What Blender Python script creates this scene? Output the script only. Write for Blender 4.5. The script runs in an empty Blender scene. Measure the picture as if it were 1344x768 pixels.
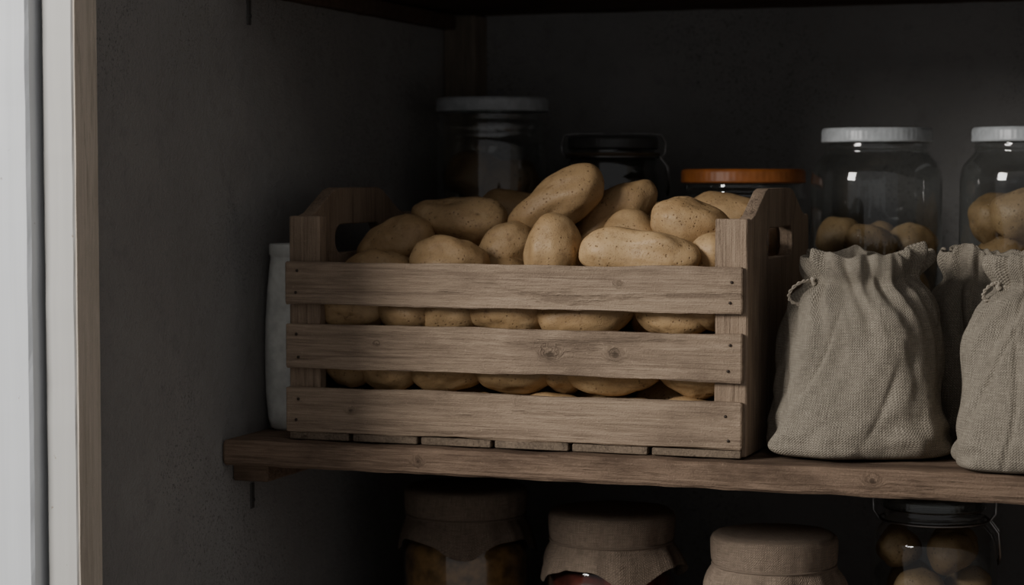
import bpy, bmesh, math, random
from mathutils import Vector, Matrix, Euler, noise
random.seed(7)
scn = bpy.context.scene
COL = scn.collection

# ---------------------------------------------------------------- node helper
class NB:
    def __init__(s, name):
        s.mat = bpy.data.materials.new(name); s.mat.use_nodes = True
        s.t = s.mat.node_tree; s.t.nodes.clear()
        s.out = s.t.nodes.new('ShaderNodeOutputMaterial')
    def n(s, typ, ins=None, **props):
        nd = s.t.nodes.new(typ)
        for k, v in props.items(): setattr(nd, k, v)
        if ins:
            for k, v in ins.items():
                sock = nd.inputs[k]
                if isinstance(v, bpy.types.NodeSocket): s.t.links.new(v, sock)
                else: sock.default_value = v
        return nd
    def coords(s): return s.n('ShaderNodeTexCoord').outputs['Object']
    def uv(s): return s.n('ShaderNodeTexCoord').outputs['UV']
    def noise(s, vec, scale, detail=4, rough=.55, dist=0):
        return s.n('ShaderNodeTexNoise', {'Vector': vec, 'Scale': scale, 'Detail': detail, 'Roughness': rough, 'Distortion': dist}).outputs['Fac']
    def mp(s, vec, scale=(1,1,1), loc=(0,0,0)):
        return s.n('ShaderNodeMapping', {'Vector': vec, 'Scale': scale, 'Location': loc}).outputs[0]
    def math(s, op, a, b=0.0, c=0.0):
        nd = s.n('ShaderNodeMath', {0: a, 1: b, 2: c}, operation=op); return nd.outputs[0]
    def vm(s, op, a, b=(0,0,0)):
        nd = s.n('ShaderNodeVectorMath', {0: a, 1: b}, operation=op)
        return nd.outputs['Value'] if op in ('DISTANCE','LENGTH','DOT_PRODUCT') else nd.outputs[0]
    def rng(s, v, a, b, c=0.0, d=1.0):
        return s.n('ShaderNodeMapRange', {'Value': v, 'From Min': a, 'From Max': b, 'To Min': c, 'To Max': d}, interpolation_type='SMOOTHSTEP').outputs[0]
    def mix(s, f, a, b, mode='MIX'):
        nd = s.n('ShaderNodeMix', data_type='RGBA', blend_type=mode)
        for i, v in ((0, f), (6, a), (7, b)):
            if isinstance(v, bpy.types.NodeSocket): s.t.links.new(v, nd.inputs[i])
            else: nd.inputs[i].default_value = v if i == 0 else (tuple(v) + (1,) if len(v) == 3 else v)
        return nd.outputs[2]
    def bump(s, h, strength=.5, dist=.001, normal=None):
        ins = {'Height': h, 'Strength': strength, 'Distance': dist}
        if normal is not None: ins['Normal'] = normal
        return s.n('ShaderNodeBump', ins).outputs[0]
    def pbr(s, col, rough=.6, normal=None, metal=0, spec=.5, **kw):
        ins = {'Roughness': rough, 'Metallic': metal, 'Specular IOR Level': spec}
        ins['Base Color'] = col if isinstance(col, bpy.types.NodeSocket) else tuple(col) + (1,)
        if normal is not None: ins['Normal'] = normal
        for k, v in kw.items(): ins[k.replace('_', ' ')] = v
        b = s.n('ShaderNodeBsdfPrincipled', ins)
        s.t.links.new(b.outputs[0], s.out.inputs[0]); return s.mat

# ---------------------------------------------------------------- materials
def wood(name, light, mid, dark, axis='X', knots=(), bumpk=1.0, rnd=True, dirt=.5):
    b = NB(name); p = b.coords()
    q = p
    if rnd:
        r = b.n('ShaderNodeObjectInfo').outputs['Random']
        off = b.n('ShaderNodeCombineXYZ', {0: b.math('MULTIPLY', r, 7.3), 1: b.math('MULTIPLY', r, 3.1), 2: b.math('MULTIPLY', r, 5.7)}).outputs[0]
        q = b.vm('ADD', p, off)
    ktot = None
    for k in knots:
        d = b.vm('DISTANCE', b.vm('MULTIPLY', p, (1, 0, 1.5)), (k[0], 0, k[2]*1.5))
        d = b.math('ADD', d, b.math('MULTIPLY', b.math('SUBTRACT', b.noise(p, 160, 2), .5), .009))
        f = b.rng(d, k[3], k[3]*3.4, 1, 0)
        core = b.rng(d, k[3]*.35, k[3]*1.3, 1, 0)
        rg = b.math('MULTIPLY', b.math('SINE', b.math('MULTIPLY', d, 2300)), f)
        ktot = (f, core, rg) if ktot is None else (b.math('MAXIMUM', ktot[0], f), b.math('MAXIMUM', ktot[1], core), b.math('ADD', ktot[2], rg))
    if ktot:
        wv = b.n('ShaderNodeCombineXYZ', {0: 0.0, 1: 0.0, 2: b.math('MULTIPLY', ktot[0], .012)}).outputs[0]
        q = b.vm('ADD', q, wv)
    def st(al, cr):
        return {'X': (al, cr, cr), 'Y': (cr, al, cr), 'Z': (cr, cr, al)}[axis]
    g1 = b.noise(b.mp(q, st(1.6, 45)), 1.0, 6, .6, 1.0)
    g2 = b.noise(b.mp(q, st(12, 420)), 1.0, 5, .65)
    g3 = b.noise(b.mp(q, st(40, 1100)), 1.0, 3, .6)
    g4 = b.noise(b.mp(q, st(5, 60)), 1.0, 5, .7, .5)
    blot = b.noise(b.mp(q, st(6, 16)), 1.0, 6, .65)
    c = b.mix(b.rng(g1, .32, .66), dark, mid)
    c = b.mix(b.rng(g2, .3, .72, 0, .9), c, light)
    c = b.mix(b.rng(g3, .52, .75, 0, .4), c, [x*.6 for x in dark])
    c = b.mix(b.rng(g4, .58, .70, 0, .6), c, [x*.75 for x in dark])
    c = b.mix(b.rng(blot, .45, .68, 0, dirt), c, [x*.85 for x in dark])
    c = b.mix(b.rng(b.noise(q, 300, 4, .7), .60, .76, 0, .5), c, [x*1.3 for x in light])
    if ktot:
        c = b.mix(b.math('MULTIPLY', ktot[1], .7), c, [x*.35 for x in dark])
        c = b.mix(b.rng(ktot[2], .1, .9, 0, .35), c, [x*.6 for x in dark])
    h = b.math('ADD', b.math('MULTIPLY', g2, .8), b.math('MULTIPLY', g3, .4))
    h = b.math('ADD', h, b.math('MULTIPLY', b.noise(q, 500, 5, .75), .9))
    h = b.math('SUBTRACT', h, b.rng(g4, .58, .70, 0, .7))
    nr = b.bump(h, .8*bumpk, .0016)
    return b.pbr(c, .85, nr, spec=.2)

M = {}
M['crate'] = wood('crate_weathered_wood', (.50,.375,.27), (.385,.285,.20), (.225,.162,.115), 'X',
                  knots=[(.297,0,.099,.005),(.366,0,.1,.0045),(.37,0,.172,.0022),(.075,0,.033,.0025),(.105,0,.105,.002)], bumpk=1.3, dirt=.75)
M['crateY'] = wood('crate_side_wood', (.44,.325,.23), (.32,.232,.162), (.19,.135,.095), 'Z', bumpk=1.2)
M['crateD'] = wood('crate_base_wood', (.30,.23,.165), (.21,.16,.115), (.115,.087,.064), 'Y')
M['shelf'] = wood('shelf_old_wood', (.35,.245,.172), (.235,.16,.11), (.115,.075,.052), 'X', knots=[(.63,0,-.012,.004),(.16,0,-.014,.003)], bumpk=1.4, dirt=.85)
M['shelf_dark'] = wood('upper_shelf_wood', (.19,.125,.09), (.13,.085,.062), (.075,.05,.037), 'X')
M['post'] = wood('corner_post_wood', (.34,.29,.23), (.27,.22,.175), (.17,.14,.11), 'Z')

def plaster(name, c1, c2, spots=.6):
    b = NB(name); p = b.coords()
    c = b.mix(b.rng(b.noise(p, 3.2, 6, .6), .35, .68), c1, c2)
    c = b.mix(b.rng(b.noise(p, 38, 5, .7), .5, .72, 0, .3), c, [x*.6 for x in c1])
    msk = b.rng(b.noise(p, 4.5, 3), .45, .62)
    sp = b.rng(b.noise(p, 330, 3, .7), .56, .64)
    c = b.mix(b.math('MULTIPLY', b.math('MULTIPLY', msk, sp), spots), c, [x*.3 for x in c1])
    h = b.math('ADD', b.noise(p, 60, 6, .65), b.math('MULTIPLY', b.noise(p, 480, 3), .5))
    return b.pbr(c, .85, b.bump(h, .8, .003), spec=.25)
M['wall'] = plaster('grey_plaster', (.29,.277,.263), (.355,.341,.323), .7)
M['wallback'] = plaster('grey_plaster_dim', (.27,.262,.254), (.33,.32,.31), .7)
M['floor'] = plaster('cement_floor', (.16,.15,.14), (.22,.21,.2))

def paint(name, col, chips=(.3,.22,.15), amt=.7):
    b = NB(name); p = b.coords()
    streak = b.noise(b.mp(p, (120, 120, 3)), 1, 4, .6)
    c = b.mix(b.rng(streak, .3, .75), [x*.92 for x in col], col)
    ch = b.rng(b.noise(b.mp(p, (1, 1, .6)), 150, 3, .6), .735, .75)
    c = b.mix(b.math('MULTIPLY', ch, amt), c, chips)
    h = b.math('SUBTRACT', b.math('MULTIPLY', streak, .6), ch)
    return b.pbr(c, .5, b.bump(h, .4, .0008), spec=.4)
M['white'] = paint('white_painted_wood', (.77,.79,.81))
M['stile'] = paint('ivory_painted_wood', (.60,.585,.55))
M['stile_edge'] = wood('bare_stile_edge', (.80,.70,.58), (.72,.62,.51), (.56,.48,.39), 'Z', bumpk=.5)

def potato_mat(name, k=1.0):
    b = NB(name); p = b.coords()
    tint = b.n('ShaderNodeAttribute', attribute_name='tint').outputs['Fac']
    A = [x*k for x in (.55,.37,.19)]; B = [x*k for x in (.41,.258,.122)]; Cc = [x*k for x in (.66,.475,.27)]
    c = b.mix(b.rng(b.noise(p, 30, 5, .6), .35, .68), A, B)
    c = b.mix(b.rng(b.noise(p, 60, 4, .6), .5, .75, 0, .6), c, Cc)
    c = b.mix(b.math('MULTIPLY', tint, .65), c, [x*.64 for x in B])
    v = b.n('ShaderNodeTexVoronoi', {'Vector': p, 'Scale': 200.0, 'Randomness': 1.0}).outputs['Distance']
    dots = b.math('MULTIPLY', b.rng(v, .10, .25, 1, 0), b.rng(b.noise(p, 55, 2), .42, .56))
    v2 = b.n('ShaderNodeTexVoronoi', {'Vector': p, 'Scale': 450.0, 'Randomness': 1.0}).outputs['Distance']
    dots2 = b.rng(v2, .12, .3, .7, 0)
    c = b.mix(b.math('MULTIPLY', dots, .85), c, (.13*k,.075*k,.035*k))
    c = b.mix(b.math('MULTIPLY', dots2, .42), c, (.22*k,.135*k,.065*k))
    c = b.mix(b.rng(b.noise(p, 80, 7, .78), .50, .68, 0, .6), c, (.26*k,.16*k,.08*k))
    eye = b.n('ShaderNodeAttribute', attribute_name='eye').outputs['Fac']
    c = b.mix(b.math('MULTIPLY', eye, .9), c, (.11*k,.06*k,.028*k))
    h = b.math('SUBTRACT', b.math('MULTIPLY', b.noise(p, 150, 6, .7), 1.0), b.math('MULTIPLY', b.math('ADD', dots, dots2), .8))
    return b.pbr(c, .52, b.bump(h, .6, .0010), spec=.38)
M['potato'] = potato_mat('potato_skin')
M['potato2'] = potato_mat('potato_skin_dimmed', .62)  # same skin darkened, dimness inside the jars put into the colour

def linen(name, col, freq=560, k=1.0):
    b = NB(name); u = b.uv(); p = b.coords()
    sx = b.n('ShaderNodeSeparateXYZ', {0: u})
    wob = b.math('MULTIPLY', b.noise(p, 60, 3), .004)
    X = b.math('SINE', b.math('MULTIPLY', b.math('ADD', sx.outputs[0], wob), freq*6.283*.8))
    Y = b.math('SINE', b.math('MULTIPLY', b.math('ADD', sx.outputs[1], wob), freq*6.283*.8))
    w = b.math('ADD', b.math('MULTIPLY', X, Y), b.math('MULTIPLY', b.math('ADD', X, Y), .3))
    th1 = b.noise(b.mp(u, (70, 1000, 1)), 1, 4, .7)
    th2 = b.noise(b.mp(u, (1000, 70, 1)), 1, 4, .7)
    t = b.math('ADD', th1, th2)
    c = b.mix(b.rng(t, .75, 1.25), [x*.60 for x in col], [x*1.18 for x in col])
    c = b.mix(b.rng(w, -.9, .6, .7, 0), c, [x*.38 for x in col])
    h = b.math('ADD', b.math('MULTIPLY', w, .5), b.math('MULTIPLY', t, 1.1))
    return b.pbr(c, .95, b.bump(h, .85*k, .0014), spec=.1, Sheen_Weight=.03)
M['linen'] = linen('natural_linen', (.465,.405,.32), 490)
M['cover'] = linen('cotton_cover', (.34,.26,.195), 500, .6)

def simple(name, col, rough=.5, metal=0, spec=.5, nz=.15, scale=60, bmp=.1):
    b = NB(name); p = b.coords()
    f = b.noise(p, scale, 4)
    c = b.mix(b.rng(f, .3, .7), [x*(1-nz) for x in col], [min(1, x*(1+nz)) for x in col])
    return b.pbr(c, rough, b.bump(f, bmp, .001), metal, spec)
M['lidwhite'] = simple('white_enamel_lid', (.44,.46,.47), .35)
M['lidorange'] = simple('orange_lid', (.36,.115,.025), .45)
M['lidgrey'] = simple('dark_lid', (.07,.07,.066), .35)
M['rubber'] = simple('rubber_seal', (.12,.085,.05), .6)
M['wire'] = simple('bail_wire', (.35,.34,.33), .35, 1)
M['iron'] = simple('iron_bracket', (.09,.086,.08), .6, .2)
M['nail'] = simple('nail_head', (.07,.055,.045), .6, .7)
M['string'] = simple('cotton_cord', (.36,.31,.245), .9, nz=.3, scale=900, bmp=.6)
M['ceramic'] = simple('glazed_ceramic', (.70,.70,.65), .3)
M['preserve'] = simple('fruit_preserve', (.12,.055,.025), .35, nz=.5, scale=70, bmp=.5)
M['jam'] = simple('red_jam', (.12,.028,.02), .3, nz=.5, scale=70, bmp=.5)
M['pickle'] = simple('golden_preserve', (.36,.20,.075), .4, nz=.5, scale=55, bmp=.6)
def glass(name, tint):
    b = NB(name)
    tr = b.n('ShaderNodeBsdfTransparent', {'Color': tuple(tint)+(1,)})
    gl = b.n('ShaderNodeBsdfGlossy', {'Color': (1,1,1,1), 'Roughness': .05})
    wob = b.bump(b.noise(b.coords(), 30, 2), .12, .002)
    b.t.links.new(wob, gl.inputs['Normal'])
    g = b.n('ShaderNodeNewGeometry')
    f = b.math('ABSOLUTE', b.vm('DOT_PRODUCT', g.outputs['Normal'], g.outputs['Incoming']))
    f = b.math('POWER', b.math('SUBTRACT', 1.0, f), 3.4)
    f = b.math('ADD', b.math('MULTIPLY', f, .9), .06)
    mx = b.n('ShaderNodeMixShader', {0: f, 1: tr.outputs[0], 2: gl.outputs[0]})
    b.t.links.new(mx.outputs[0], b.out.inputs[0]); return b.mat
M['glass'] = glass('clear_jar_glass', (.89,.91,.90))
M['glassdk'] = glass('smoky_jar_glass', (.60,.62,.59))

# ---------------------------------------------------------------- mesh helpers
def empty(name, loc=(0,0,0), rz=0):
    e = bpy.data.objects.new(name, None); e.location = loc; e.rotation_euler = (0,0,rz)
    e.empty_display_size = .02; COL.objects.link(e); return e
def mk(name, verts, faces, mat, parent=None, smooth=False, loc=(0,0,0), uvs=None):
    me = bpy.data.meshes.new(name); me.from_pydata([tuple(v) for v in verts], [], faces)
    me.materials.append(mat)
    if smooth: me.polygons.foreach_set('use_smooth', [True]*len(me.polygons))
    if uvs:
        ul = me.uv_layers.new(name='UVMap')
        for poly in me.polygons:
            for li in poly.loop_indices: ul.data[li].uv = uvs[me.loops[li].vertex_index]
    me.update()
    o = bpy.data.objects.new(name, me); COL.objects.link(o); o.location = loc
    if parent: o.parent = parent
    return o
def board(name, x0,x1,y0,y1,z0,z1, mat, axis='X', parent=None, rough=.0007, cham=.0014, n=60, freq=45):
    lo = Vector((x0,y0,z0)); hi = Vector((x1,y1,z1))
    ai = 'XYZ'.index(axis); bi, ci = (ai+1) % 3, (ai+2) % 3
    c = cham
    B0,B1,C0,C1 = lo[bi],hi[bi],lo[ci],hi[ci]
    prof = [(B0+c,C0),(B1-c,C0),(B1,C0+c),(B1,C1-c),(B1-c,C1),(B0+c,C1),(B0,C1-c),(B0,C0+c)]
    V=[];F=[]; sd = random.random()*100
    L = hi[ai]-lo[ai]
    ts = [0, min(.5,cham/L)] + [i/n for i in range(1,n)] + [1-min(.5,cham/L), 1]
    for k,t in enumerate(ts):
        end = k in (0, len(ts)-1)
        for j,(pb,pc) in enumerate(prof):
            v = [0,0,0]; v[ai] = lo[ai]+t*L
            if end:
                pb = pb + (c*.7 if pb < (B0+B1)/2 else -c*.7); pc = pc + (c*.7 if pc < (C0+C1)/2 else -c*.7)
            q = Vector((t*L*freq+sd, j//2*3.7, sd))
            nb = noise.noise(q)*rough + noise.noise(q*5)*rough*.22; nc = noise.noise(q+Vector((9,5,2)))*rough + noise.noise(q*5.3)*rough*.22
            v[bi]=pb+nb; v[ci]=pc+nc
            V.append(v)
    m = len(ts)
    for k in range(m-1):
        for j in range(8):
            a=k*8+j; b_=k*8+(j+1)%8
            F.append((a,b_,b_+8,a+8))
    F.append(tuple(reversed(range(8)))); F.append(tuple(range((m-1)*8, m*8)))
    return mk(name, V, F, mat, parent)
def lathe(name, prof, mat, parent=None, seg=72, loc=(0,0,0), smooth=True, mod=None, uvs=False):
    V=[];F=[];U=[]
    s = 0; last=None
    for i,(r,z) in enumerate(prof):
        if last: s += math.hypot(r-last[0], z-last[1])
        last=(r,z)
        for j in range(seg):
            th = 2*math.pi*j/seg
            rr,zz = (r,z) if mod is None else mod(i,r,z,th)
            V.append((rr*math.cos(th), rr*math.sin(th), zz))
            U.append((rr*math.cos(th), rr*math.sin(th)) if (uvs and i<6) else (th*.07, s))
    for i in range(len(prof)-1):
        for j in range(seg):
            a=i*seg+j; b_=i*seg+(j+1)%seg
            F.append((a,b_,b_+seg,a+seg))
    return mk(name, V, F, mat, parent, smooth, loc, U if uvs else None)
def tube(name, pts, r, mat, parent=None, cyclic=False, res=3):
    cu = bpy.data.curves.new(name, 'CURVE'); cu.dimensions='3D'; cu.bevel_depth=r; cu.bevel_resolution=res
    sp = cu.splines.new('POLY'); sp.points.add(len(pts)-1)
    for i,p in enumerate(pts): sp.points[i].co = (p[0],p[1],p[2],1)
    sp.use_cyclic_u = cyclic
    tmp = bpy.data.objects.new(name+'_c', cu); COL.objects.link(tmp)
    dg = bpy.context.evaluated_depsgraph_get()
    me = bpy.data.meshes.new_from_object(tmp.evaluated_get(dg)); me.name = name
    bpy.data.objects.remove(tmp); bpy.data.curves.remove(cu)
    me.materials.clear(); me.materials.append(mat)
    me.polygons.foreach_set('use_smooth', [True]*len(me.polygons))
    o = bpy.data.objects.new(name, me); COL.objects.link(o)
    if parent: o.parent = parent
    return o

# ---------------------------------------------------------------- potatoes
ICO = {}
for lv in (3,4,5):
    bm = bmesh.new(); bmesh.ops.create_icosphere(bm, subdivisions=lv, radius=1)
    bm.verts.ensure_lookup_table()
    ICO[lv] = ([v.co.copy() for v in bm.verts], [tuple(v.index for v in f.verts) for f in bm.faces]); bm.free()
def potatoes(name, specs, mat, parent=None):
    """spec: (cx,cy,cz, a,b,c, rx,ry,rz deg, waist, bend, level)"""
    V=[];F=[];T=[];E=[]
    for k,s in enumerate(specs):
        cx,cy,cz,a,b,c,rx,ry,rz,waist,bend,lv = s
        R = Euler([math.radians(q) for q in (rx,ry,rz)]).to_matrix()
        vs,fs = ICO[lv]; base=len(V); sd=Vector((random.random()*50, random.random()*50, random.random()*50))
        tp = random.uniform(-.16,.16); tint=random.random()
        eyes=[]
        for _ in range(11):
            e = Vector((random.uniform(-.9,.9), random.gauss(0,1), random.gauss(0,1)))
            yz = math.sqrt(max(0,1-e.x*e.x))/max(1e-3,math.hypot(e.y,e.z)); eyes.append(Vector((e.x, e.y*yz, e.z*yz)))
        for p in vs:
            x=p.x; yz = 1.0
            rho = math.hypot(p.y,p.z)
            full = (rho**.86)/max(rho,1e-4) if rho>1e-4 else 1
            yz = full*(1+tp*x)*(1-waist*math.exp(-((x)/.38)**2))
            nz = noise.noise(p*1.0+sd)*.22 + noise.noise(p*2.1+sd)*.08 + noise.noise(p*6+sd)*.014
            dent=0; ec=0
            for e in eyes:
                d2=(p-e).length_squared
                if d2<.06:
                    g=math.exp(-d2/.006); dent+=g*.042; ec=max(ec, math.exp(-d2/.0016))
            f=1+nz-dent
            q=Vector((x*a*(1+nz*.4), p.y*b*yz*f, p.z*c*yz*f + bend*a*(x*x-.4)))
            q=R@q
            V.append((cx+q.x,cy+q.y,cz+q.z)); T.append(tint); E.append(ec)
        F += [tuple(i+base for i in f) for f in fs]
    o = mk(name,V,F,mat,parent,True)
    for nm,dat in (('tint',T),('eye',E)):
        at=o.data.attributes.new(nm,'FLOAT','POINT'); at.data.foreach_set('value',dat)
    return o

# ================================================================ ROOM
def box(name,x0,x1,y0,y1,z0,z1,mat,parent=None):
    V=[(x,y,z) for z in (z0,z1) for y in (y0,y1) for x in (x0,x1)]
    F=[(0,2,3,1),(4,5,7,6),(0,1,5,4),(2,6,7,3),(0,4,6,2),(1,3,7,5)]
    return mk(name,V,F,mat,parent)
WL=-.066; WB=.69
box('wall_left', -.30,WL,-.28,WB,-1.2,1.2,M['wall'])
box('wall_back', -.30,1.36,WB,.78,-1.2,1.2,M['wallback'])
box('wall_right', 1.26,1.36,-.28,WB,-1.2,1.2,M['wall'])
box('floor', -3.0,4.0,-4.0,.78,-1.26,-1.2,M['floor'])
box('ceiling', -.30,1.36,-.28,.78,1.2,1.26,M['wall'])
t = empty('trim_1')
board('stile', -.094,-.0615,-.322,-.28,-1.2,1.2,M['stile'],'Z',t,.0005,.0016,200,25)
board('stile_inner_edge', -.0615,-.0600,-.3205,-.2805,-1.2,1.2,M['stile_edge'],'Z',t,.0002,.0004,120,25)
d = empty('door_1')
board('door_board', -.52,-.0995,-.338,-.30,-1.19,1.19,M['white'],'Z',d,.0006,.003,200,20)
tube('hinge_pin', [(-.0965,-.322,.62),(-.0965,-.322,.70)], .003, M['iron'], d)

board('shelf', WL+.001,1.259,-.022,WB-.001,-.028,-.0016,M['shelf'],'X',None,.0016,.003,260,22)
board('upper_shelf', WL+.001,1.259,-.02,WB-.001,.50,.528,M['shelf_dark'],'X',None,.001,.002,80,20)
board('lower_shelf', WL+.001,1.259,0.0,WB-.001,-.328,-.301,M['shelf'],'X',None,.001,.002,80,20)
board('corner_post', WL+.0005,-.020,.640,WB-.0005,0.0,.498,M['post'],'Z',None,.0008,.002,40)
board('shelf_cleat', WL+.0005,-.024,.004,WB-.002,-.049,-.0295,M['shelf'],'Y',None,.0008,.002,40)
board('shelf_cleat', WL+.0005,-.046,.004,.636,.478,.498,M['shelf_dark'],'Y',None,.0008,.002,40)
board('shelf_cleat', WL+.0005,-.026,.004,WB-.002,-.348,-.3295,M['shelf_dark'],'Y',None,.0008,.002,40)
for z0,z1 in ((.445,.475),(-.086,-.058)):
    bk = empty('wall_bracket')
    board('plate', WL,WL+.002,.046,.054,z0,z1,M['iron'],'Z',bk,.0002,.0005,6)
    tube('screw', [(WL+.002,.0500,z0+.010),(WL+.0035,.0500,z0+.010)], .002, M['iron'], bk)

# ================================================================ CRATE
cr = empty('wooden_crate')
W=.5; D=.33
slz=[(.0085,.056),(.0765,.124),(.1445,.190)]
for i,(a,b_) in enumerate(slz):
    board('front_slat_%d'%(i+1), 0.0,.4965,0,.009,a,b_,M['crate'],'X',cr,.0018,.0013,200,13)
    board('back_slat_%d'%(i+1), 0.0,.4965,D-.009,D,a,b_,M['crate'],'X',cr,.0011,.0012,60,13)
for nm,x0,x1 in (('left',0.0006,.036),('right',.4665,.4995)):
    board('front_post_'+nm, x0,x1,.0095,.0265,.001,.238,M['crateY'],'Z',cr,.0008,.0012,40,20)
    board('back_post_'+nm, x0,x1,D-.0265,D-.0095,.001,.238,M['crateY'],'Z',cr,.0007,.0012,40,20)
def end_panel(name,xc):
    cu = bpy.data.curves.new(name,'CURVE'); cu.dimensions='2D'; cu.fill_mode='BOTH'
    cu.extrude=.0058; cu.bevel_depth=.0012; cu.bevel_resolution=1
    y0,y1=.0275,D-.0275
    outer=[(y0,.002),(y1,.002),(y1,.236),(D-.046,.240),(D-.096,.264),(D-.11,.2665),(.11,.2665),(.096,.264),(.046,.240),(y0,.236)]
    hole=[]
    hy0,hy1,hz0,hz1=.098,.232,.194,.228; r=.0168
    for cy_,cz_,a0 in ((hy1-r,hz1-r,0),(hy0+r,hz1-r,90),(hy0+r,hz0+r,180),(hy1-r,hz0+r,270)):
        for k in range(7):
            a=math.radians(a0+k*15); hole.append((cy_+r*math.cos(a),cz_+r*math.sin(a)))
    hole.reverse()
    for pts in (outer,hole):
        sp=cu.splines.new('POLY'); sp.points.add(len(pts)-1); sp.use_cyclic_u=True
        for i,p in enumerate(pts): sp.points[i].co=(p[0],p[1],0,1)
    tmp=bpy.data.objects.new('t',cu); COL.objects.link(tmp)
    me=bpy.data.meshes.new_from_object(tmp.evaluated_get(bpy.context.evaluated_depsgraph_get()))
    bpy.data.objects.remove(tmp)
    for v in me.vertices:
        u,vv,w=v.co; v.co=(xc+w,u,vv)
    me.materials.clear(); me.materials.append(M['crateY']); me.name=name
    o=bpy.data.objects.new(name,me); COL.objects.link(o); o.parent=cr
end_panel('end_panel_left',.0075); end_panel('end_panel_right',.4925)
px=[(.004,.072),(.077,.150),(.1545,.232),(.2365,.316),(.3205,.400),(.4045,.4955)]
for i,(a,b_) in enumerate(px):
    board('base_plank_%d'%(i+1), a,b_,.0015,D-.0015,0.0,.008,M['crateD'],'Y',cr,.0006,.001,30)
for (a,b_) in slz:
    for x in (.014,.483):
        for z in (a+.012,b_-.012):
            xx=x+random.uniform(-.003,.003); zz=z+random.uniform(-.003,.003)
            o=lathe('nail', [(0.0002,.0011),(.0011,.001),(.0015,.0004),(.0015,-.0006)],M['nail'],cr,12)
            o.rotation_euler=(math.radians(90),0,0); o.location=(xx,-.0002,zz)

# ---------------------------------------------------------------- potato pile
S=[]
def P(x,y,z,a,b,c,rx=0,ry=0,rz=0,w=0,bd=0,lv=5): S.append((x,y,z,a,b,c,rx,ry,rz,w,bd,lv))
P(.258,.140,.2510,.060,.0290,.0275, 0,-32,0, .04,.04)
P(.314,.185,.2400,.051,.0290,.0275, 0,-38,4, .0,.0)
P(.136,.165,.2320,.060,.0305,.0285, 0,6,-6, .06,.06)
P(.411,.130,.2290,.045,.0305,.0280, 0,12,10, .0,.03)
P(.277,.068,.1910,.050,.0285,.028, 0,-84,-20, .0,.0)
P(.374,.060,.2010,.064,.0290,.0275, 0,2,-3, .20,-.05)
P(.164,.062,.1880,.044,.031,.028, 0,3,5, .0,-.03)
P(.074,.130,.2040,.045,.031,.030, 0,-22,12, .0,.0)
P(.210,.115,.1990,.038,.029,.0285, 0,-35,20)
P(.180,.245,.2370,.050,.030,.028, 0,4,15, lv=4)
P(.448,.095,.1960,.034,.028,.028, 0,-30,40, lv=4)
P(.348,.150,.2060,.045,.030,.029, 0,40,-10, lv=4)
P(.052,.195,.1990,.040,.028,.027, 0,10,60, lv=4)
P(.420,.245,.2330,.050,.030,.028, 0,0,-8, lv=4)
P(.255,.262,.2280,.046,.028,.027, 0,6,20, lv=4)
P(.350,.270,.2250,.046,.028,.027, 0,-6,-20, lv=4)
P(.080,.262,.2100,.046,.028,.027, 0,4,-12, lv=4)
P(.452,.180,.2020,.036,.027,.026, 0,0,80, lv=4)
P(.080,.060,.1740,.042,.028,.027, 0,0,-5, lv=4)
P(.240,.190,.2150,.046,.028,.027, 0,0,40, lv=4)
for x,a in ((.068,.042),(.124,.033),(.174,.038),(.238,.045),(.322,.054),(.415,.042)):
    P(x,.0405+random.uniform(0,.004),.1395+random.uniform(-.003,.004),a,.0265,.0275,0,random.uniform(-9,9),random.uniform(-6,6),0,-.03)
P(.452,.048,.150,.028,.026,.026,0,0,80,lv=4)
for x,a in ((.058,.030),(.104,.038),(.170,.042),(.246,.047),(.348,.056),(.440,.040)):
    P(x,.0405+random.uniform(0,.004),.0820+random.uniform(-.003,.003),a,.0270,.0295,0,random.uniform(-8,8),random.uniform(-5,5),0,.0)
P(.296,.060,.078,.034,.026,.026,0,0,80,lv=4)
for zi,z in enumerate((.036,.082,.130,.172)):
    for yi,y in enumerate((.045,.100,.155,.210,.265)):
        if yi==0 and zi>0: continue
        x=.062+(.03 if (zi+yi)%2 else 0)
        while x<.455:
            P(x,y+random.uniform(-.005,.005),z+random.uniform(-.004,.004)+(-.005 if yi==0 else 0),random.uniform(.036,.045),.027,.0265 if yi else .021,random.uniform(0,360) if yi else 0,random.uniform(-12,12) if yi else 0,random.uniform(-30,30) if yi else 0,0,0,3)
            x+=.075
S2=[]
for s in S:
    s=list(s); s[0]=min(max(s[0],.016+s[3]*.9 if abs(s[8])<45 else .044),.484-(s[3]*.9 if abs(s[8])<45 else .028)); S2.append(tuple(s))
potatoes('potato_pile',S2,M['potato'])

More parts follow.
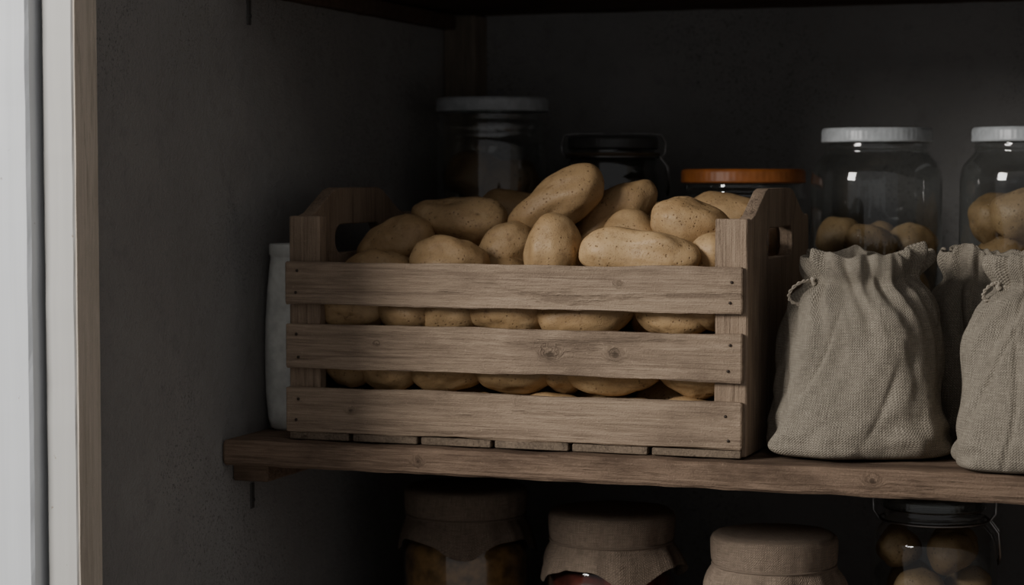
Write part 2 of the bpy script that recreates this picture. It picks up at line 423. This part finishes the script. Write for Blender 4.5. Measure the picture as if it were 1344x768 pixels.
# ================================================================ SACKS
def sack(loc, rx, ry, H, rz, seed, seam=None, neck=.60, tail=.024):
    e=empty('linen_sack',loc,rz); zn=H-.030; q0=zn/.183
    prof=[(.0,.0),(.5,.0),(.92,.001),(1.06,.004),(1.11,.010),(1.10,.020),(1.06,.038),(1.02,.06),(1.0,.085*q0),(.985,.105*q0),(.965,.122*q0),(.94,.138*q0),(.905,.150*q0),(.85,.161*q0),(.78,.171*q0),(.70,zn-.006),(neck+.02,zn-.002),(neck,zn+.001),(neck+.02,zn+.005),(neck+.065,zn+.011),(neck+.10,zn+.018),(neck+.105,zn+.025),(neck+.08,H)]
    out=[]
    for i in range(len(prof)-1):
        (r0,z0),(r1,z1)=prof[i],prof[i+1]
        m=max(1,int(math.hypot((r1-r0)*rx,z1-z0)/.0022))
        for k in range(m): out.append((r0+(r1-r0)*k/m, z0+(z1-z0)*k/m, 0))
    out.append((prof[-1][0],H,0))
    for _ in range(3):
        out=[out[0]]+[((out[i-1][0]+2*out[i][0]+out[i+1][0])/4,(out[i-1][1]+2*out[i][1]+out[i+1][1])/4,0) for i in range(1,len(out)-1)]+[out[-1]]
    inner=[(neck+.06,H+.0008,1),(neck+.035,H-.001,1),(neck+.0,zn+.020,1),(neck-.06,zn+.010,1),(neck-.16,zn+.005,1),(neck*.5,zn+.002,1),(.02,zn+.000,1)]
    rows=out+inner
    N=320; sd=Vector((seed*3.1,seed*1.7,seed))
    def pos(r,z,th,inn=0):
        t=max(0,min(1,z/zn))
        ex=2+1.1*(1-t)**.8
        c,s=math.cos(th),math.sin(th)
        k=(abs(c)**ex+abs(s)**ex)**(-1/ex)
        near=math.exp(-max(0,zn-z)/.026) if z<zn else 1
        far=math.exp(-max(0,zn-z)/.085) if z<zn else 1
        tw=.25*math.sin(z*30+seed)
        c2,s2=math.cos(th+tw),math.sin(th+tw)
        fq=Vector((c2*2.0,s2*2.0,z*4))+sd
        fold=noise.noise(fq)*.7+noise.noise(fq*2.6)*.8
        pl=math.sin(th*17+5*noise.noise(Vector((c*1.5,s*1.5,3))+sd))*(.5+.9*abs(noise.noise(Vector((c*2,s*2,9))+sd)))
        amp=.14*near+.13*far if z<zn else .27
        pa=.030*near if z<zn else .030+.014*math.sin(min(1,(z-zn)/.03)*math.pi)
        mid=math.exp(-((z-.5*zn)/(.42*zn))**2)
        body=noise.noise(Vector((c*1.2,s*1.2,z*7))+sd)*.14
        dg=noise.noise(Vector((c*1.5+z*7,s*1.5-z*5,z*9))+sd*2)
        body-=math.exp(-(dg/.13)**2)*.065*max(0,0.40+noise.noise(Vector((c,s,z*6))-sd))
        dg2=noise.noise(Vector((c*2.0-z*9,s*2.0+z*6,z*6))+sd*3)
        body-=math.exp(-(dg2/.11)**2)*.035*max(0,0.30+noise.noise(Vector((c*1.3,s*1.3,z*8))+sd*1.5))
        body+=noise.noise(Vector((c*3.2,s*3.2,z*22))+sd)*.035
        lowc=math.exp(-((z-.022)/.02)**2)*noise.noise(Vector((c*3.5,s*3.5,z*50))+sd)*.10
        rr=r*k*(1+fold*amp+pl*pa/max(r,.3)*.9+lowc+body*(mid*.8+.45)*(1 if r>.9*neck else .2))
        if seam is not None and z>.005 and not inn:
            dth=(th-seam-(.12*math.sin(z*22))+math.pi)%(2*math.pi)-math.pi
            rr+=.012*math.exp(-(dth/.022)**2)-.025*math.exp(-((dth-.05)/.03)**2)
        zz=z
        if z>zn-.04:
            g=min(1,(z-zn+.04)/.06); g=g*g*(3-2*g)
            zz+=noise.noise(Vector((c*1.2,s*1.2,7))+sd)*.012*g+noise.noise(Vector((c*2.0,s*2.0,5))+sd)*.008*g+pl*.0016*g
        sag=noise.noise(Vector((c*1.1,s*1.1,z*3+5))+sd)*.004
        return Vector((rx*rr*c, ry*rr*s, max(0,zz+sag*t)))
    V=[];U=[];F=[]; sl=0; pr=None
    for (r,z,inn) in rows:
        if pr: sl+=math.hypot((r-pr[0])*rx,z-pr[1])
        pr=(r,z)
        for j in range(N):
            th=2*math.pi*j/N
            V.append(pos(r,z,th,inn)); U.append((th*rx, sl))
    for i in range(len(rows)-1):
        for j in range(N):
            a=i*N+j; b_=i*N+(j+1)%N; F.append((a,b_,b_+N,a+N))
    mk('cloth_bag',V,F,M['linen'],e,True,uvs=U)
    base=[]; K=420
    for j in range(K):
        th=2*math.pi*j/K; q=pos(neck,zn+.001,th); nrm=Vector((math.cos(th),math.sin(th),0)); base.append((q-nrm*.0008,nrm))
    for ph in (0,math.pi):
        pts=[]
        for j,(q,nrm) in enumerate(base):
            a=j/K*2*math.pi*70+ph
            pts.append(q+nrm*.0009*math.cos(a)+Vector((0,0,.0009*math.sin(a))))
        tube('drawstring',pts,.0010,M['string'],e,True,2)
    if tail:
        q,nrm=base[int(K*.56)]
        for ph in (0,math.pi):
            pts=[]
            for k in range(120):
                t=k/119; a=t*math.pi*1.15; tt=t*40+ph
                pts.append(q+nrm*(.004+tail*math.sin(a)+.0009*math.cos(tt))+Vector((0,0,-tail*t+.006*math.sin(a*2)+.0009*math.sin(tt)))+Vector((.004*math.sin(t*9),0,0)))
            tube('drawstring_tail',pts,.0011,M['string'],e,False,2)
        tube('drawstring_knot',[q+nrm*.003+Vector((0,0,-.002)),q+nrm*.006+Vector((0,0,.001)),q+nrm*.004+Vector((0,0,.004))],.0030,M['string'],e,False,3)
    return e
sack((.5985,.098,0),.087,.074,.202,math.radians(18),1.3)
sack((.790,.045,0),.085,.069,.203,math.radians(10),4.9,seam=math.radians(236),tail=.012)
sack((.706,.215,0),.070,.060,.202,math.radians(-20),9.2,tail=0)

# ================================================================ JARS
def jar(name, loc, R, H, rl, lidmat, lidh=.020, fill=.2, content='potato', seed=1, glassm='glass', pr=.028):
    e=empty(name,loc)
    zs=H-lidh-.012
    sh=.032
    prof=[(.001,.003),(R*.8,.002),(R*.93,.004),(R*.985,.012),(R,.025),(R,.05),(R,zs*.5),(R,zs-sh),(R*.985,zs-sh*.7),(R*.94,zs-sh*.4),(rl*1.0,zs-sh*.12),(rl*.95,zs),(rl*.94,zs+.004),(rl*.96,zs+.006),(rl*.94,zs+.009),(rl*.94,H-.004)]
    lathe('glass_body',prof,M[glassm],e)
    b0=H-lidh
    lp=[(rl*.94,b0+.001),(rl*.99,b0),(rl*1.008,b0+.0015),(rl*1.008,b0+.003),(rl,b0+.0045),(rl,H-.005),(rl*.99,H-.0018),(rl*.96,H-.0002),(rl*.93,H),(rl*.90,H-.0012),(rl*.5,H-.0014),(.0005,H-.0014)]
    def kn(i,r,z,th):
        return (r+(.00018*math.cos(th*60) if 4<=i<=5 else 0), z)
    lathe('lid',lp,lidmat,e,240,mod=kn)
    if content=='potato':
        rnd=random.Random(seed); sp=[]; z=.006+pr*.9; k=0
        while z<fill:
            n=4 if R>.068 else 3
            for j in range(n):
                a=2*math.pi*(j/n)+k*.8+rnd.uniform(-.15,.15); rad=R-pr*1.12-.004
                sp.append((rad*math.cos(a),rad*math.sin(a),z+rnd.uniform(-.006,.006),pr*rnd.uniform(1.05,1.2),pr,pr*.95,0,rnd.uniform(-20,20),math.degrees(a)+90,0,0,4))
            z+=pr*1.55; k+=1
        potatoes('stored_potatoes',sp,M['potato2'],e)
    elif content:
        f=fill
        lathe('contents',[(.0005,.0055),(R*.9,.006),(R*.965,.014),(R*.975,.03),(R*.975,f-.004),(R*.96,f),(.0005,f+.001)],M[content],e,48)
    return e
def bail(e,R,zl,H,rl,ang=0):
    ca,sa=math.cos(ang),math.sin(ang)
    def rot(p): return (p[0]*ca-p[1]*sa,p[0]*sa+p[1]*ca,p[2])
    ring=[rot((rl*1.03*math.cos(2*math.pi*k/64),rl*1.03*math.sin(2*math.pi*k/64),zl-.008)) for k in range(64)]
    tube('bail_ring',ring,.0014,M['wire'],e,True)
    for s in (-1,1):
        tube('bail_arm',[rot(p) for p in ((s*rl*1.04,0,zl-.010),(s*(rl*1.16),.004,zl-.002),(s*(rl*1.17),.004,zl+.010),(s*(rl*1.08),.0,H+.002),(s*(rl*.8),0,H+.0035),(s*.01,0,H+.0035))],.0014,M['wire'],e)
    tube('bail_clasp',[rot(p) for p in ((rl*1.06,-.010,zl-.008),(rl*1.22,-.010,zl-.02),(rl*1.26,-.010,zl-.045),(rl*1.22,0,zl-.055),(rl*1.26,.010,zl-.045),(rl*1.22,.010,zl-.02),(rl*1.06,.010,zl-.008))],.0014,M['wire'],e)
jar('glass_jar',(.055,.50,0),.0700,.380,.0715,M['lidwhite'],.018,.285,'potato',3,pr=.031)
e=jar('clip_top_jar',(.216,.50,0),.0580,.330,.0560,M['lidgrey'],.016,.24,'preserve',4,'glassdk')
bail(e,.058,.312,.330,.0560,.2)
lathe('seal_ring',[(.0555,.305),(.059,.306),(.059,.3085),(.0555,.3095)],M['rubber'],e)
jar('preserve_jar',(.393,.455,0),.0690,.289,.0745,M['lidorange'],.017,.245,'preserve',5)
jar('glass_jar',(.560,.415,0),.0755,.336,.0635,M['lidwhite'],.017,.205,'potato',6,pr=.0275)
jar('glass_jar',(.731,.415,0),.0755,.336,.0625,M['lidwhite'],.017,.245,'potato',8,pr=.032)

def cloth_jar(loc,R,H,content,seed,rz=0):
    e=empty('cloth_covered_jar',loc,rz)
    zs=H-.045; rl=R*.98
    lathe('glass_body',[(.001,.002),(R*.85,.002),(R*.97,.008),(R,.02),(R,zs-.03),(R*.97,zs-.015),(R*.88,zs-.003),(R*.85,zs+.02),(R*.85,H-.006)],M['glass'],e)
    lathe('contents',[(.0005,.005),(R*.9,.006),(R*.96,.02),(R*.97,zs-.035),(R*.9,zs-.022),(.0005,zs-.020)],M[content],e,48)
    sd=Vector((seed,seed*2.2,3))
    prof=[(.0005,H),(.2*rl,H),(.4*rl,H),(.6*rl,H),(.8*rl,H-.0002),(.92*rl,H-.001),(.975*rl,H-.0035),(rl,H-.008),(rl*1.0,H-.014),(rl*.995,H-.022),(rl*.985,H-.030),(rl*.96,H-.034),(rl*.985,H-.038),(rl*1.03,H-.044),(rl*1.07,H-.050),(rl*1.10,H-.057),(rl*1.12,H-.064)]
    n=len(prof)
    def md(i,r,z,th):
        q=Vector((math.cos(th)*2.2,math.sin(th)*2.2,0))+sd
        w=noise.noise(q*1.6); g=noise.noise(q*3)
        if i<=6: return r, z+noise.noise(Vector((r*30*math.cos(th),r*30*math.sin(th),seed)))*.0012
        t=max(0,(i-11)/(n-12))
        rr=r*(1+(.015*g if i<12 else .02*g+.10*t*w+.02*t*math.cos(th*9+seed)))
        corner=(abs(math.cos(2*th))**3)
        return rr, z-t*(.020*corner-.006)+t*w*.004
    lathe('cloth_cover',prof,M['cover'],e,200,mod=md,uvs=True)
    tube('tie_string',[(rl*.972*math.cos(2*math.pi*k/80),rl*.972*math.sin(2*math.pi*k/80),H-.034) for k in range(80)],.0013,M['cover'],e,True)
    return e
LS=-.30
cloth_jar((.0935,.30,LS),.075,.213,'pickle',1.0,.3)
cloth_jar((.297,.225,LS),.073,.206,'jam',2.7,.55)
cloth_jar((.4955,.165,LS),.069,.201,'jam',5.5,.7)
e=jar('clip_top_jar',(.652,.255,LS),.0680,.236,.0560,M['glassdk'],.014,.178,'potato',12,pr=.024)
bail(e,.068,.218,.236,.056,.1)

e=empty('ceramic_crock',(-.0345,.088,0))
lathe('crock_body',[(.0005,.0),(.020,.0),(.0235,.002),(.026,.012),(.0285,.04),(.0292,.08),(.0285,.12),(.0262,.155),(.0238,.180),(.0225,.190),(.0228,.1925),(.0240,.194),(.0240,.2035),(.0232,.2055),(.0215,.2055),(.0210,.203),(.0208,.19),(.0005,.188)],M['ceramic'],e,64)

# ================================================================ LIGHT / CAMERA
w=bpy.data.worlds.new('World'); scn.world=w; w.use_nodes=True
bg=w.node_tree.nodes['Background']; bg.inputs[0].default_value=(.88,.87,.88,1); bg.inputs[1].default_value=.29
def area(name,loc,target,sx,sy,power,col):
    l=bpy.data.lights.new(name,'AREA'); l.shape='RECTANGLE'; l.size=sx; l.size_y=sy; l.energy=power; l.color=col
    o=bpy.data.objects.new(name,l); COL.objects.link(o); o.location=loc
    o.rotation_euler=(Vector(target)-Vector(loc)).to_track_quat('-Z','Y').to_euler(); return o
area('window_daylight',(-1.45,-2.35,1.25),(.4,0,.1),.9,1.0,90,(1,.97,.93))

cam=bpy.data.cameras.new('camera'); co=bpy.data.objects.new('camera',cam); COL.objects.link(co)
co.location=(.956,-2.010,.2815); co.rotation_euler=(math.radians(90-3.23),0,math.radians(19.2))
cam.sensor_width=36; cam.lens=36*2730/1344; cam.clip_start=.05
cam.dof.use_dof=True; cam.dof.focus_distance=2.08; cam.dof.aperture_fstop=5.6
scn.camera=co
